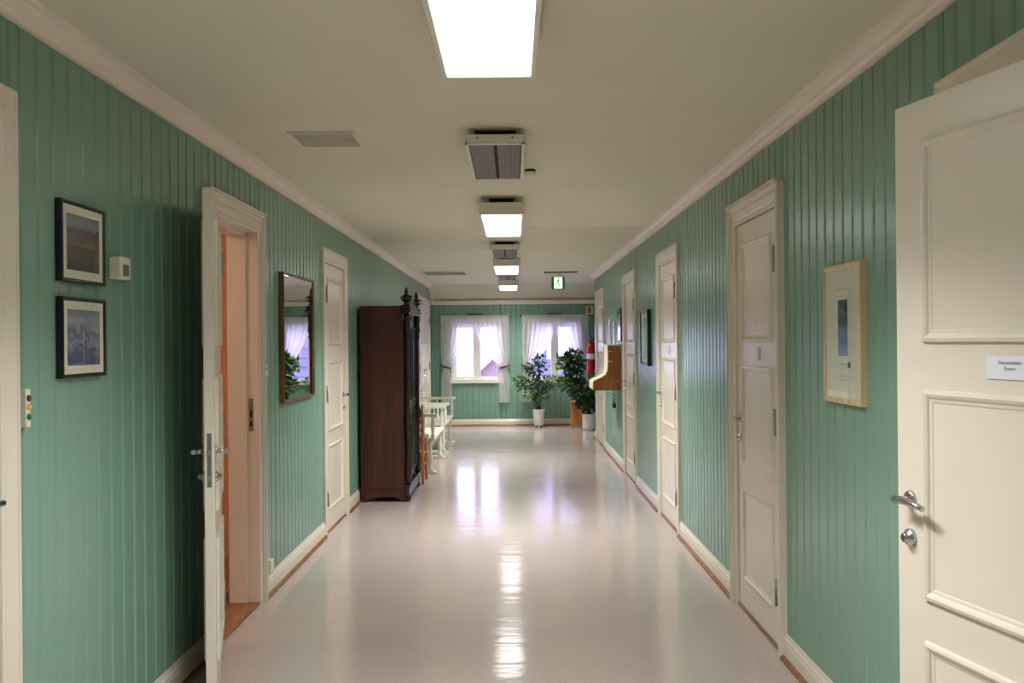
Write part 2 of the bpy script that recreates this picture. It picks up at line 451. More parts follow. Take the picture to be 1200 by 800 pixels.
def baseboard(name, side, y0, y1, ops, label):
    prof = [(0, 0), (0.020, 0), (0.020, 0.075), (0.016, 0.082), (0.016, 0.092), (0.009, 0.102), (0.006, 0.118), (0, 0.118)]
    strip = [(0.018, 0), (0.038, 0), (0.036, 0.010), (0.030, 0.017), (0.018, 0.021)]
    fn = {'left': lambda u, v, t: (-WL + u, t, v), 'right': lambda u, v, t: (WR - u, t, v), 'end': lambda u, v, t: (t, YE - u, v)}[side]
    mb = MB(); ms = MB()
    for a, b in segs(y0, y1, ops):
        mb.prism(prof, fn, a, b); ms.prism(strip, fn, a - .0, b + .0)
    o = obj(name, mb, 'cream', label=label, category='baseboard', kind='structure')
    obj('floor_strip', ms, 'strip', o, label='brown varnished quarter-round strip')
baseboard('baseboard_left', 'left', YB, YE, LEFT, 'cream skirting with brown strip along the left wall')
baseboard('baseboard_right', 'right', YB, RE, RIGHT, 'cream skirting with brown strip along the right wall')
baseboard('baseboard_end', 'end', -WL, XR, [], 'cream skirting with brown strip under the windows')

# ------------------------------------------------------------------ doors
PANELS = [(1.49, 2.035), (0.80, 1.365), (0.17, 0.69)]
def handle_set(leaf, x, y, sgn, inward, name='handle'):
    """lever and lock rose on the face at height y (sgn = outward direction); inward = x direction the lever points"""
    mb = MB()
    mb.lathe([(0.024, 0), (0.024, 0.006 * sgn), (0.018, 0.010 * sgn)], (x, y, 1.06), 16, 'y')
    mb.tube([(x, y, 1.06), (x, y + .045 * sgn, 1.06)], 0.010, 10)
    mb.tube([(x - .012 * inward, y + .045 * sgn, 1.06), (x + .03 * inward, y + .046 * sgn, 1.062), (x + .075 * inward, y + .047 * sgn, 1.058), (x + .105 * inward, y + .044 * sgn, 1.052)], [.010, .010, .009, .008], 10)
    obj(name, mb, 'chrome', leaf, label='chrome lever handle')
    mb = MB(); mb.lathe([(0.024, 0), (0.024, 0.008 * sgn), (0.020, 0.012 * sgn), (0.013, 0.014 * sgn), (0.013, 0.024 * sgn), (0.010, 0.026 * sgn)], (x, y, 0.955), 16, 'y')
    mb.box(x - .002, x + .002, y + .0255 * sgn, y + .0275 * sgn, .947, .963)
    obj('lock_cylinder', mb, 'chrome', leaf)

def make_leaf(parent, L, both=True):
    """door leaf: x from the hinge edge 0 to the free edge L, faces at y=0 and y=-.04"""
    z0 = 0.012
    leaf = obj('leaf', MB().box(0, L, -.04, 0, z0, HD), 'cream', parent, bevel=0.002)
    prof = [(0, 0), (0.003, 0.010), (0.012, 0.013), (0.020, 0.009), (0.024, 0.004), (0.032, 0.003), (0.036, 0.0)]
    for a, b in PANELS:
        mb = MB(); mb.ring(0.115, L - 0.115, a, b, prof, 0)
        if both: mb.ring(0.115, L - 0.115, a, b, [(p, -h) for p, h in prof], -.04)
        mb.box(0.15, L - 0.15, -.0005 - .04, .0005, a + .036, b - .036)
        obj('panel_moulding', mb, 'cream', leaf)
    handle_set(leaf, L - .055, 0, 1, -1)
    handle_set(leaf, L - .055, -.04, -1, -1)
    mb = MB().box(L - .0005, L + .0015, -.029, -.011, .92, 1.14)
    obj('lock_plate', mb, 'steel', leaf)
    obj('latch', MB().box(L, L + .010, -.026, -.014, 1.05, 1.075).box(L + .001, L + .002, -.026, -.014, .945, .965), 'chrome', leaf)
    hx, hy = (-.002, .008) if both else (.010, .021)
    for z in (0.22, 1.04, 1.83):
        mb = MB().lathe([(.008, z), (.008, z + .13)], (hx, hy, 0), 8)
        mb.lathe([(.010, z + .063), (.010, z + .067)], (hx, hy, 0), 8)
        mb.box(hx - .004, hx + .004, 0, hy, z + .01, z + .12)
        obj('hinge', mb, 'steel', leaf)
    return leaf

CASE_PLAIN = [(0, 0), (0, .022), (.006, .026), (.014, .026), (.018, .022), (.072, .020), (.080, .016), (.09, .015), (.09, 0)]
CASE_RICH = [(0, 0), (0, .034), (.010, .038), (.020, .036), (.026, .026), (.040, .025), (.046, .030), (.054, .030), (.060, .020), (.078, .018), (.090, .012), (.09, 0)]
doors_done = [0]
def door(side, y0, y1, label, opened=None, handle='far', rich=False, double=False, flush=0.012):
    doors_done[0] += 1
    Wd = y1 - y0
    d = on_wall('door_%d' % doors_done[0], side, y1 if side == 'left' else y0, label=label, cat='door', kind='structure')
    mb = MB().arch(0, Wd, 0, HO, CASE_RICH if rich else CASE_PLAIN)
    if rich: mb.box(-.0, Wd + .0, 0, .046, HO - .006, HO + .006)
    else: mb.box(PW - .01, Wd - PW + .01, 0, .0195, HD + .012, HO - PW + .01)
    obj('casing', mb, 'cream', d)
    # jamb lining
    mb = MB(); a, b = PW - .012, Wd - PW + .012
    mb.box(a - .006, a + .014, -.16, .013, 0, HD + .02).box(b - .014, b + .006, -.16, .013, 0, HD + .02).box(a, b, -.16, .013, HD + .004, HD + .022)
    # rebate stop
    mb.box(a + .014, a + .030, -.16, -.052, 0, HD).box(b - .030, b - .014, -.16, -.052, 0, HD).box(a + .014, b - .014, -.16, -.052, HD - .012, HD + .004)
    jm = obj('jamb', mb, 'cream', d)
    obj('threshold', MB().box(PW, Wd - PW, -.16, .012, 0, .012), 'strip', d, bevel=.003, label='brown varnished wooden threshold')
    near_is_high = (side == 'left')           # local x runs toward the camera on the left wall
    if not opened:
        lo, hi = a + .015, b - .015
        def put(lo, hi, handle_low):
            L = hi - lo
            lf = make_leaf(d, L, both=False)
            if handle_low:                     # hinge at hi, mirrored by turning the local x axis
                for ch in lf.children: 
                    ch.scale.x = -1
                    if 'lettering' in ch.name: ch.scale.x = 1
                lf.data.transform(Matrix.Scale(-1, 4, (1, 0, 0))); lf.data.flip_normals()
                lf.location = (hi, flush - .012 + .0, 0)
            else: lf.location = (lo, flush - .012, 0)
            return lf
        far_low = near_is_high
        if double:
            mid = (lo + hi) / 2
            l1 = put(lo, mid - .002, False); l2 = put(mid + .002, hi, True)
            lf = l1
        else:
            hl = (handle == 'far') == far_low
            lf = put(lo, hi, hl)
            obj('door_back', MB().box(a, b, -.155, -.15, 0, HD), 'cream', d)
        if double: obj('door_back', MB().box(a, b, -.155, -.15, 0, HD), 'cream', d)
        return d, lf
    hinge, free = opened
    lf = make_leaf(None, .765)
    dv = Vector((free[0] - hinge[0], free[1] - hinge[1]))
    lf.parent = d
    lf.matrix_parent_inverse = (Matrix.Translation(d.location) @ Matrix.Rotation(d.rotation_euler.z, 4, 'Z')).inverted()
    lf.location = (hinge[0], hinge[1], 0); lf.rotation_euler = (0, 0, math.atan2(dv.y, dv.x))
    return d, lf, jm

door('left', *LEFT[0], 'closed cream panelled door at the left edge, only its frame in view')
d2, lf2, jm2 = door('left', *LEFT[1], 'cream panelled door on the left standing wide open into the corridor', opened=((-1.437, 4.44), (-1.232, 3.72)), rich=True)
obj('strike_plate', MB().box(PW + .002, PW + .004, -.045, -.018, 1.0, 1.19), 'steel', d2)
obj('strike_holes', MB().box(PW + .0035, PW + .0048, -.038, -.024, 1.03, 1.06).box(PW + .0035, PW + .0048, -.038, -.024, 1.08, 1.12), 'dark', d2)
door('left', *LEFT[2], 'closed cream door between the large mirror and the dark cupboard')
door('left', *LEFT[3], 'white double door at the far end of the left wall', double=True)
d5, lf5, jm5 = door('right', *RIGHT[0], 'large white panelled door standing open in the right foreground', opened=((1.255, 1.80), (1.083, 2.525)))
d6, lf6 = door('right', *RIGHT[1], 'closed cream door on the right beside the gilt framed poster', rich=True)
d7, lf7 = door('right', *RIGHT[2], 'second closed cream door on the right, in the middle distance')
d8, lf8 = door('right', *RIGHT[3], 'third closed cream door on the right, between black frame and wooden desk')
d9, lf9 = door('right', *RIGHT[4], 'last white door on the right, beyond the wall-mounted desk')

# signs on the leaves
nm = obj('name_plate', MB().box(.26, .42, .0005, .004, 1.402, 1.458), 'paper', lf5, bevel=.001, label='white name plate with two short printed lines')
def leaf_text(body, size, lf, x, z):
    t = text(body, size, 'ink', lf, (x, .0042, z))
    return t
leaf_text('Personalmøte', .0125, lf5, .345, 1.438)
leaf_text('Kontor', .0125, lf5, .345, 1.424)
mb = MB().box(.33, .43, .0005, .004, 1.395, 1.465)
obj('name_plate', mb, 'paper', lf6, label='small white door plate')
obj('name_plate_slider', MB().box(.345, .357, .004, .007, 1.40, 1.46), 'steel', lf6)
obj('sticker', MB().lathe([(.016, 0), (.016, .001)], (.42, 0.0005, 1.585), 12, 'y'), 'yellow', lf6, label='round yellow sticker')
obj('name_plate', MB().box(.33, .43, .0005, .004, 1.395, 1.465), 'paper', lf7, label='small white door plate')

# rooms behind the two open doors
def side_room(side, y0, y1, x1, m, warm, lab):
    s = -1 if side == 'left' else 1; d = (WL if side == 'left' else WR) + .15
    X0, X1 = sorted((s * (d), s * (d + x1)))
    xf = s * (d + x1)
    mb = MB(); t = .1
    mb.box(X0, X1, y0 - t, y0, 0, 2.6).box(X0, X1, y1, y1 + t, 0, 2.6)
    xa, xb = sorted((xf, xf + s * t)); mb.box(xa, xb, y0 - t, y1 + t, 0, 2.6)
    xa, xb = sorted((s * d, s * (d + .02)))
    # lining of the party wall on the room side, either side of the doorway
    op = LEFT[1] if side == 'left' else RIGHT[0]
    mb.box(xa, xb, y0, op[0] + PW, 0, 2.6).box(xa, xb, op[1] - PW, y1, 0, 2.6).box(xa, xb, op[0] + PW, op[1] - PW, HD + .03, 2.6)
    obj('wall_room_' + side, mb, m, label=lab + ' walls', category='wall', kind='structure')
    obj('ceiling_room_' + side, MB().box(X0, X1, y0, y1, 2.5, 2.6), 'ceiling', label=lab + ' ceiling', category='ceiling', kind='structure')
    fl = obj('floor_room_' + side, MB().box(X0, X1, y0, y1, -.1, 0), 'strip', label=lab + ' wooden floor', category='floor', kind='structure')
    n = int((X1 - X0) / .12)
    pm = MB().box(0, .1185, y0 - (y0 + y1) / 2, y1 - (y0 + y1) / 2, 0, .010).mesh('floor_plank'); pm.materials.append(M['pine_floor'])
    for i in range(n):
        o = obj('floor_plank', pm, None, fl); o.location = (X0 + .12 * i + .002, (y0 + y1) / 2, 0)
    lm = root('ceiling_lamp', ((X0 + X1) / 2, y0 + .85, 2.5), label='warm ceiling lamp in the room ' + ('behind the left open door' if side == 'left' else 'behind the right open door'), cat='lamp')
    obj('lamp_base', MB().lathe([(.14, -.02), (.14, 0)], seg=24), 'white', lm)
    obj('lamp_shade', MB().lathe([(.02, -.10), (.09, -.085), (.13, -.05), (.14, -.02)], seg=24), 'warm', lm)
side_room('left', 3.3, 6.4, 1.9, 'peach', True, 'peach side room behind the left open door')
side_room('right', .9, 3.5, 1.9, 'cream', True, 'cream side room behind the right open door')

# ------------------------------------------------------------------ windows and curtains
def window(idx, a, b, label):
    c = (a + b) / 2; hw = (b - a) / 2
    r = root('window_%d' % idx, (c, YE, 0), PI, label=label, cat='window', kind='structure')
    z0, z1 = WZ0, WZ1
    fr = obj('window_frame', MB().ring(-hw - .012, hw + .012, z0 - .012, z1 + .012, [(0, 0), (0, .018), (.05, .020), (.06, .010), (.062, -.06), (.062, -.12), (0, -.12), (0, 0)]), 'white', r)
    obj('mullion', MB().box(-.035, .035, -.10, -.05, z0 + .05, z1 - .05), 'white', r, bevel=.004)
    obj('sill', MB().box(-hw - .04, hw + .04, -.06, .055, z0 - .03, z0 + .045), 'white', r, bevel=.006)
    for s in (-1, 1):
        x0, x1 = (-hw + .05, -.035) if s < 0 else (.035, hw - .05)
        sash = obj('sash', MB().ring(x0, x1, z0 + .05, z1 - .05, [(0, -.05), (.032, -.05), (.036, -.058), (.036, -.09), (0, -.09)]), 'white', r)
        obj('pane', MB().box(x0 + .03, x1 - .03, -.074, -.070, z0 + .08, z1 - .08), 'glass', sash)
window(1, *WX[0], 'left of the two white windows in the end wall')
window(2, *WX[1], 'right of the two white windows in the end wall, behind plants')

def curtain(r, side, hw, zt, ztie, zb, tie_w, phase):
    """one tied-back panel; local x measured from the window axis, side = -1/+1"""
    mb = MB(); nz, nx = 44, 40
    for i in range(nz + 1):
        z = zt + (zb - zt) * i / nz
        if z > ztie:
            t = (zt - z) / (zt - ztie)
            inner = hw * (1 - (t ** 2.4)) * 1.0 + (tie_w * .85) * (t ** 2.4); outer_in = 0.035 * max(0, (t - .65) / .35) ** 2
            amp = 0.014 + .012 * t
        else:
            t = (ztie - z) / (ztie - zb)
            inner = tie_w * (.85 + .28 * min(1, t * 2.2)); outer_in = 0.035 * (1 - min(1, t * 3)); amp = .022
        for j in range(nx + 1):
            u = j / nx
            x = side * (hw - outer_in - (inner - outer_in) * u)
            y = .075 + amp * math.sin(u * 2 * PI * 7 + phase + .6 * math.sin(i * .15)) + .01 * math.sin(i * .23 + u * 5)
            mb.v.append((x, y, z))
    for i in range(nz):
        for j in range(nx):
            q = i * (nx + 1) + j; mb.face((q, q + 1, q + nx + 2, q + nx + 1), True)
    obj('curtain_panel', mb, 'curtain', r)
    xc = side * (hw - .06)
    mb = MB(); pts = []
    for k in range(13):
        a = PI * k / 12
        pts.append((side * (hw + .005 - (tie_w * .85 + .02) * (1 - math.cos(a)) / 2), .05 + .055 * math.sin(a), ztie + .05 - .06 * k / 12))
    mb.tube(pts, .016, 8)
    obj('tieback', mb, 'tieback', r, label='brown curtain tieback')
def curtains(xc, hw, label, ph):
    r = root('curtain_pair', (xc, YE, 0), PI, label=label, cat='curtain')
    curtain(r, -1, hw, 1.97, 1.05, .42, .17, ph); curtain(r, 1, hw, 1.97, 1.05, .42, .17, ph + 1.7)
    mb = MB(); n = 90
    for i in range(n + 1):
        x = -hw + 2 * hw * i / n
        for z in (2.0, 1.95, 1.86): mb.v.append((x, .085 + .008 * math.sin(i * 1.15 + ph) * (1 if z < 1.95 else .5), z))
    for i in range(n):
        for k in range(2): q = i * 3 + k; mb.face((q, q + 1, q + 4, q + 3), True)
    obj('valance', mb, 'curtain', r)
    mb = MB().lathe([(.008, -hw - .02), (.008, hw + .02)], (0, .055, 1.985), 10, 'x')
    mb.lathe([(.014, -hw - .035), (.014, -hw - .02)], (0, .055, 1.985), 10, 'x').lathe([(.014, hw + .02), (.014, hw + .035)], (0, .055, 1.985), 10, 'x')
    mb.box(-.14, .14, .0, .06, 1.995, 2.03)
    obj('curtain_rod', mb, 'tieback', r, label='dark curtain rod')
curtains(-.69, .615, 'white sheer curtains tied back at the left end window', 0.3)
curtains(.755, .60, 'white sheer curtains tied back at the right end window behind the plants', 1.4)

# ------------------------------------------------------------------ ceiling fittings
def light_unit(y0, label, L=1.36, pw=1.25):
    r = root('ceiling_light', (-.075, y0, ZC), label=label, cat='ceiling light', group='ceiling tube lights')
    hw = .16; zt, zb = -.045, -.133
    mb = MB()
    mb.box(-hw, -hw + .018, 0, L, zb, zt).box(hw - .018, hw, 0, L, zb, zt).box(-hw + .018, hw - .018, 0, .018, zb, zt).box(-hw + .018, hw - .018, L - .018, L, zb, zt)
    mb.box(-hw + .018, hw - .018, .018, L - .018, zt - .02, zt)
    obj('housing', mb, 'plastic', r, bevel=.003)
    obj('mount', MB().box(-.09, .09, .12, L - .12, zt, 0), 'dark', r)
    obj('diffuser', MB().box(-hw + .0185, hw - .0185, .0185, L - .0185, zb + .006, zb + .02), 'tube', r)
    l = bpy.data.lights.new('tube_lamp', 'AREA'); l.shape = 'RECTANGLE'; l.size = 2 * hw - .05; l.size_y = L - .05
    l.energy = TUBE_W * pw * L / 1.36; l.spread = TUBE_SPREAD; l.color = TUBE_COL
    lo = bpy.data.objects.new('tube_lamp', l); COL.objects.link(lo); lo.parent = r; lo.location = (0, L / 2, zb + .004)
    return r
names = ['large glowing ceiling light nearest the camera', 'second ceiling light, beyond the first grilled unit', 'third ceiling light from the camera', 'farthest ceiling light, near the end windows']
light_unit(1.75, names[0], pw=.95); light_unit(6.41, names[1]); light_unit(10.75, names[2], 1.3, pw=1.15); light_unit(14.45, names[3], 1.35, pw=.85)
light_unit(-2.4, 'ceiling light behind the camera', pw=.85)

def air_unit(y0, label):
    r = root('air_unit', (-.08, y0, ZC), label=label, cat='air unit', group='grilled ceiling air units')
    hw, L, zt, zb = .145, .95, -.035, -.085
    mb = MB().box(-hw, hw, 0, L, zb + .012, zt)
    mb.box(-hw, -hw + .016, 0, L, zb, zb + .012).box(hw - .016, hw, 0, L, zb, zb + .012).box(-hw, hw, 0, .016, zb, zb + .012).box(-hw, hw, L - .016, L, zb, zb + .012)
    obj('housing', mb, 'plastic', r, bevel=.002)
    obj('mount', MB().box(-.10, .10, .08, L - .08, zt, 0), 'dark', r)
    g = obj('grille', MB().box(-hw + .017, hw - .017, .017, L - .017, zb + .009, zb + .0118), 'dark', r, label='grey louvred grille')
    mb = MB(); n = 28
    for i in range(n):
        x = -hw + .026 + (2 * hw - .052) * i / (n - 1)
        if abs(x) < .006: continue
        mb.box(x - .0034, x + .0034, .03, L - .03, zb + .002, zb + .009)
    s = obj('louvres', mb, 'grille', g); s['kind'] = 'stuff'
    obj('divider', MB().box(-.003, .003, .02, L - .02, zb, zb + .009), 'dark', g)
    for s in (-1, 1): obj('screw', MB().lathe([(.006, 0), (.006, -.003)], (s * .085, 0, -.052), 10, 'y'), 'steel', r)
    return r
air_unit(4.36, 'grilled ceiling air unit nearest the camera'); air_unit(9.25, 'middle one of the three grilled ceiling air units'); air_unit(12.95, 'farthest grilled ceiling air unit')

r = root('smoke_detector', (.11, 5.45, ZC), label='small white detector with dark base on the ceiling', cat='detector')
obj('detector_base', MB().lathe([(.030, -.014), (.034, 0)], (0, 0, 0), 20), 'dark', r)
obj('detector_head', MB().lathe([(.012, -.040), (.030, -.034), (.036, -.020), (.034, -.014)], (0.0, 0, 0), 20), 'plastic', r)

def vent(x0, x1, y0, y1, label, dark, nslat):
    r = root('ceiling_vent', ((x0 + x1) / 2, (y0 + y1) / 2, ZC), label=label, cat='vent')
    hx, hy = (x1 - x0) / 2, (y1 - y0) / 2
    mb = MB(); t = .018
    mb.box(-hx, hx, -hy, -hy + t, -.012, .001).box(-hx, hx, hy - t, hy, -.012, .001).box(-hx, -hx + t, -hy + t, hy - t, -.012, .001).box(hx - t, hx, -hy + t, hy - t, -.012, .001)
    obj('vent_frame', mb, 'plastic', r)
    obj('vent_back', MB().box(-hx + t, hx - t, -hy + t, hy - t, -.001, .001), 'dark' if dark else 'grille', r)
    for k in range(nslat):
        y = -hy + t + (2 * hy - 2 * t) * (k + .5) / nslat
        o = obj('slat', MB().box(-hx + t, hx - t, -.006, .006, -.010, -.004, Matrix.Translation((0, y, 0)) @ Matrix.Rotation(.5, 4, 'X') ), 'plastic' if not dark else 'dark', r)
vent(-1.10, -.765, 4.41, 4.73, 'square cream vent flush in the ceiling on the left', False, 9)
vent(-1.32, -.68, 13.1, 13.7, 'long pale slot vent in the ceiling far left', False, 3)
vent(.44, .97, 13.2, 13.5, 'dark slot vent in the ceiling above the exit sign', True, 2)

# exit sign
r = root('exit_sign', (.69, 13.75, ZC), label='small lit green exit sign hanging from the ceiling', cat='sign')
obj('sign_stem', MB().box(-.02, .02, -.02, .02, -.045, 0), 'plastic', r)
hx = .1
obj('sign_body', MB().box(-hx, hx, -.025, .025, -.235, -.045), 'sign_green', r, bevel=.003)
obj('sign_panel', MB().box(-.062, .062, -.028, -.0255, -.225, -.055), 'exit_light', r, label='lit white-green panel')
mb = MB()
mb.lathe([(.011, -.0300), (.011, -.0285)], (.012, 0, -.078), 12, 'y')
def limb(p, q, wd):
    d = Vector((q[0] - p[0], 0, q[1] - p[1])); n_ = Vector((-d.z, 0, d.x)).normalized() * wd
    mb.prism([(0, -1), (1, -1), (1, 1), (0, 1)], lambda u, v, t: (p[0] + d.x * u + n_.x * v, t, p[1] + d.z * u + n_.z * v), -.0300, -.0285)
limb((.006, -.092), (-.006, -.135), .008); limb((.004, -.098), (.032, -.118), .004); limb((.0, -.100), (-.026, -.108), .004); limb((-.026, -.108), (-.036, -.130), .004)
limb((-.006, -.132), (.018, -.162), .005); limb((.018, -.162), (.010, -.200), .005); limb((-.006, -.134), (-.026, -.172), .005); limb((-.026, -.172), (-.050, -.180), .004)
obj('running_figure', mb, 'sign_green', r)

# ------------------------------------------------------------------ pictures, mirror, boxes on the walls
FRAME = [(0, 0), (0, .022), (.004, .025), (.014, .024), (.018, .021), (.020, .018), (.020, .012)]
def picture(name, side, y0, y1, z0, z1, label, fm, wfr=.02, depth=.025, cat='picture', inner=None, mount=.03):
    """y0 < y1 extents along the wall"""
    r = on_wall(name, side, (y0 + y1) / 2, .001, (z0 + z1) / 2, label=label, cat=cat)
    hw, hh = (y1 - y0) / 2, (z1 - z0) / 2; k = wfr / .02; q = depth / .025
    obj('frame', MB().ring(-hw, hw, -hh, hh, [(a * k, b * q) for a, b in FRAME]), fm, r)
    obj('backing', MB().box(-hw + .002, hw - .002, 0, .004, -hh + .002, hh - .002), 'dark', r)
    face[0] = depth * .72 - .0066
    return r, hw - wfr, hh - wfr
face = [0]
def photo(r, hw, hh, stops, mx=.035, mz=.04, **kw):
    f = face[0]
    obj('mount', MB().box(-hw, hw, .004, .0065 + f, -hh, hh), 'mount', r, label='cream mount board')
    M['_p'] = print_mat('printed_photograph', stops, **kw)
    obj('print', MB().box(-hw + mx, hw - mx, .0066 + f, .0072 + f, -hh + mz, hh - mz), '_p', r)
    obj('glazing', MB().box(-hw, hw, .008 + f, .009 + f, -hh, hh), 'glass', r)
r, hw, hh = picture('framed_photograph', 'left', 2.945, 3.26, 1.715, 1.985, 'black framed dark landscape photograph, upper of the two by the thermostat', 'black', .013, .024)
photo(r, hw, hh, [(0, srgb(50, 52, 44)), (.35, srgb(92, 74, 58)), (.6, srgb(60, 48, 44)), (.74, srgb(44, 52, 66)), (.86, srgb(96, 118, 128)), (1, srgb(64, 84, 104))], .028, .028, scale=14, mixn=.3)
r, hw, hh = picture('framed_photograph', 'left', 2.945, 3.26, 1.395, 1.665, 'black framed bluish photograph, lower of the two by the thermostat', 'black', .013, .024)
photo(r, hw, hh, [(0, srgb(58, 66, 96)), (.25, srgb(84, 92, 128)), (.45, srgb(140, 140, 166)), (.55, srgb(92, 100, 120)), (.75, srgb(150, 150, 162)), (1, srgb(128, 136, 150))], .028, .028, scale=5, mixn=.9)

r, hw, hh = picture('wall_mirror', 'left', 5.75, 6.63, 1.125, 1.965, 'large gilt framed mirror on the left wall reflecting the window', 'bronze', .018, .034, 'mirror')
obj('mirror_glass', MB().box(-hw - .001, hw + .001, .006, .025, -hh - .001, hh + .001), 'mirror', r)

r, hw, hh = picture('framed_poster', 'right', 3.27, 3.66, 1.255, 1.79, 'tall gilt framed cream poster with a small dark photo on the right wall', 'gilt', .022, .026)
f = face[0]
obj('mount', MB().box(-hw, hw, .004, .0065 + f, -hh, hh), 'mount', r)
M['_q'] = print_mat('dark_print_with_reflection', [(0, srgb(150, 150, 200)), (.25, srgb(96, 98, 150)), (.5, srgb(110, 112, 160)), (.56, srgb(40, 46, 50)), (.8, srgb(74, 84, 84)), (1, srgb(40, 46, 48))], scale=6, mixn=.25)  # dark photo on top; lavender lower stops paint in the windows' reflection
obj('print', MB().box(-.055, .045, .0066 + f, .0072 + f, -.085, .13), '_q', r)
for a, b, z in ((-.09, .075, .168), (-.08, .02, -.118), (-.06, .05, -.165), (-.06, .03, -.178)): obj('caption_line', MB().box(a, b, .0066 + f, .0070 + f, z, z + .006), 'gilt', r)
obj('emblem', MB().lathe([(.013, .0066 + f), (.013, .0070 + f)], (-.07, 0, -.118), 12, 'y'), 'ink', r)
obj('glazing', MB().box(-hw, hw, .008 + f, .009 + f, -hh, hh), 'glass', r)

r, hw, hh = picture('framed_picture', 'right', 8.40, 8.88, 1.27, 1.80, 'black framed picture between the second and third doors on the right', 'black', .022, .035)
photo(r, hw, hh, [(0, srgb(60, 70, 60)), (.5, srgb(120, 130, 112)), (1, srgb(150, 160, 150))], .05, .05)
r, hw, hh = picture('framed_picture', 'right', 10.62, 10.98, 1.50, 1.90, 'narrow dark framed picture above the wall-mounted wooden desk', 'black', .015, .02)
photo(r, hw, hh, [(0, srgb(120, 130, 150)), (1, srgb(190, 190, 200))], .03, .03)

for k, (y0, y1, z0, z1, lb) in enumerate([(11.32, 11.60, 1.47, 1.76, 'white paper notice on the right wall just above the desk'), (11.78, 12.1, 1.47, 1.80, 'white paper notice on the right wall beside the last door')]):
    r = on_wall('paper_notice', 'right', (y0 + y1) / 2, .001, (z0 + z1) / 2, label=lb, cat='notice')
    hw, hh = (y1 - y0) / 2, (z1 - z0) / 2
    obj('sheet', MB().box(-hw, hw, 0, .003, -hh, hh), 'paper', r)
    obj('printed_lines', MB().box(-hw + .03, hw - .03, .003, .0034, .06, .07).box(-hw + .03, hw - .06, .003, .0034, .02, .026).box(-hw + .03, hw - .05, .003, .0034, -.02, -.014), 'ink', r)
    obj('wire', MB().tube([(-hw, .006, -hh), (-hw, .012, 0), (-hw, .006, hh)], .003, 6), 'dark', r)

r = on_wall('thermostat', 'left', 3.375, .001, 1.79, label='white thermostat box on the left wall beside the black frames', cat='thermostat')
obj('thermostat_case', MB().box(-.045, .045, 0, .046, -.042, .042), 'plastic', r, bevel=.006)
obj('thermostat_grille', MB().box(-.025, .025, .046, .0475, -.03, .012), 'grille', r)

r = on_wall('signal_panel', 'left', 2.735, .001, 1.315, label='small cream panel with red, amber and green buttons beside left door frame', cat='switch')
obj('panel_case', MB().box(-.013, .013, 0, .022, -.058, .058), 'plastic', r, bevel=.003)
for z, m_, lb in ((.030, 'redbtn', 'dark red button'), (.004, 'yellow', 'amber button'), (-.026, 'greenbtn', 'green button')):
    obj('button', MB().lathe([(.0095, .020), (.0095, .026), (.007, .028)], (0.001, 0, z), 14, 'y'), m_, r, label=lb)
r = on_wall('light_switch', 'left', 5.40, .001, 1.345, label='small switch with a red lamp beside the open left door frame', cat='switch')
obj('switch_plate', MB().box(-.03, .03, 0, .014, -.035, .035), 'plastic', r, bevel=.003)
obj('indicator', MB().box(-.008, .008, .014, .02, .005, .02), 'redbtn', r)
r = on_wall('wall_socket', 'left', 5.42, .001, .175, label='small cream socket just above the skirting beside the open left door', cat='socket')
obj('socket_case', MB().box(-.035, .035, 0, .035, -.04, .04), 'plastic', r, bevel=.004)
r = on_wall('wall_hook', 'right', 6.15, .0, 2.0, label='small dark hook on the green boards between first and second right doors', cat='hook')
obj('hook_plate', MB().box(-.01, .01, 0, .005, -.016, .016), 'steel', r); obj('hook_arm', MB().tube([(0, .004, 0), (0, .02, -.004), (0, .026, .006)], .003, 6), 'steel', r)

r = on_wall('extinguisher_sign', 'end', 1.385, .001, 2.075, label='small pale yellow pictogram sign on the end wall above the extinguisher', cat='sign')
obj('sign_plate', MB().box(-.085, .085, 0, .012, -.09, .09), 'sign_yellow', r)
obj('sign_border', MB().ring(-.085, .085, -.09, .09, [(0, 0), (0, .015), (.012, .015), (.012, .012)]), 'tieback', r)
obj('pictogram', MB().box(-.016, .016, .012, .014, -.05, .045).box(-.024, .010, .012, .014, .045, .056), 'black', r)

# ------------------------------------------------------------------ fire extinguisher
r = on_wall('fire_extinguisher', 'end', 1.395, .125, .93, label='red fire extinguisher hung on the end wall beside the right window', cat='extinguisher')
obj('cylinder', MB().lathe([(.070, 0), (.080, .02), (.082, .06), (.082, .46), (.074, .52), (.045, .565), (.022, .58), (.022, .60)], (0, .10, 0), 24), 'red', r)
obj('instruction_label', MB().lathe([(.0828, .26), (.0828, .36)], (0, .10, 0), 24, cap=False), 'paper', r, label='white label band')
obj('valve', MB().lathe([(.018, .60), (.018, .64), (.012, .65)], (0, .10, 0), 12), 'steel', r)
obj('squeeze_handle', MB().box(-.012, .012, .10, .20, .64, .652).box(-.012, .012, .10, .19, .665, .675).box(-.012, .012, .09, .11, .62, .675), 'black', r)
obj('hose', MB().tube([(0, .10, .61), (-.05, .10, .63), (-.09, .10, .58), (-.10, .10, .45), (-.098, .10, .25), (-.095, .10, .14)], .011, 8), 'black', r)
obj('bracket', MB().box(-.06, -.03, -.125, .03, .40, .43), 'steel', r)

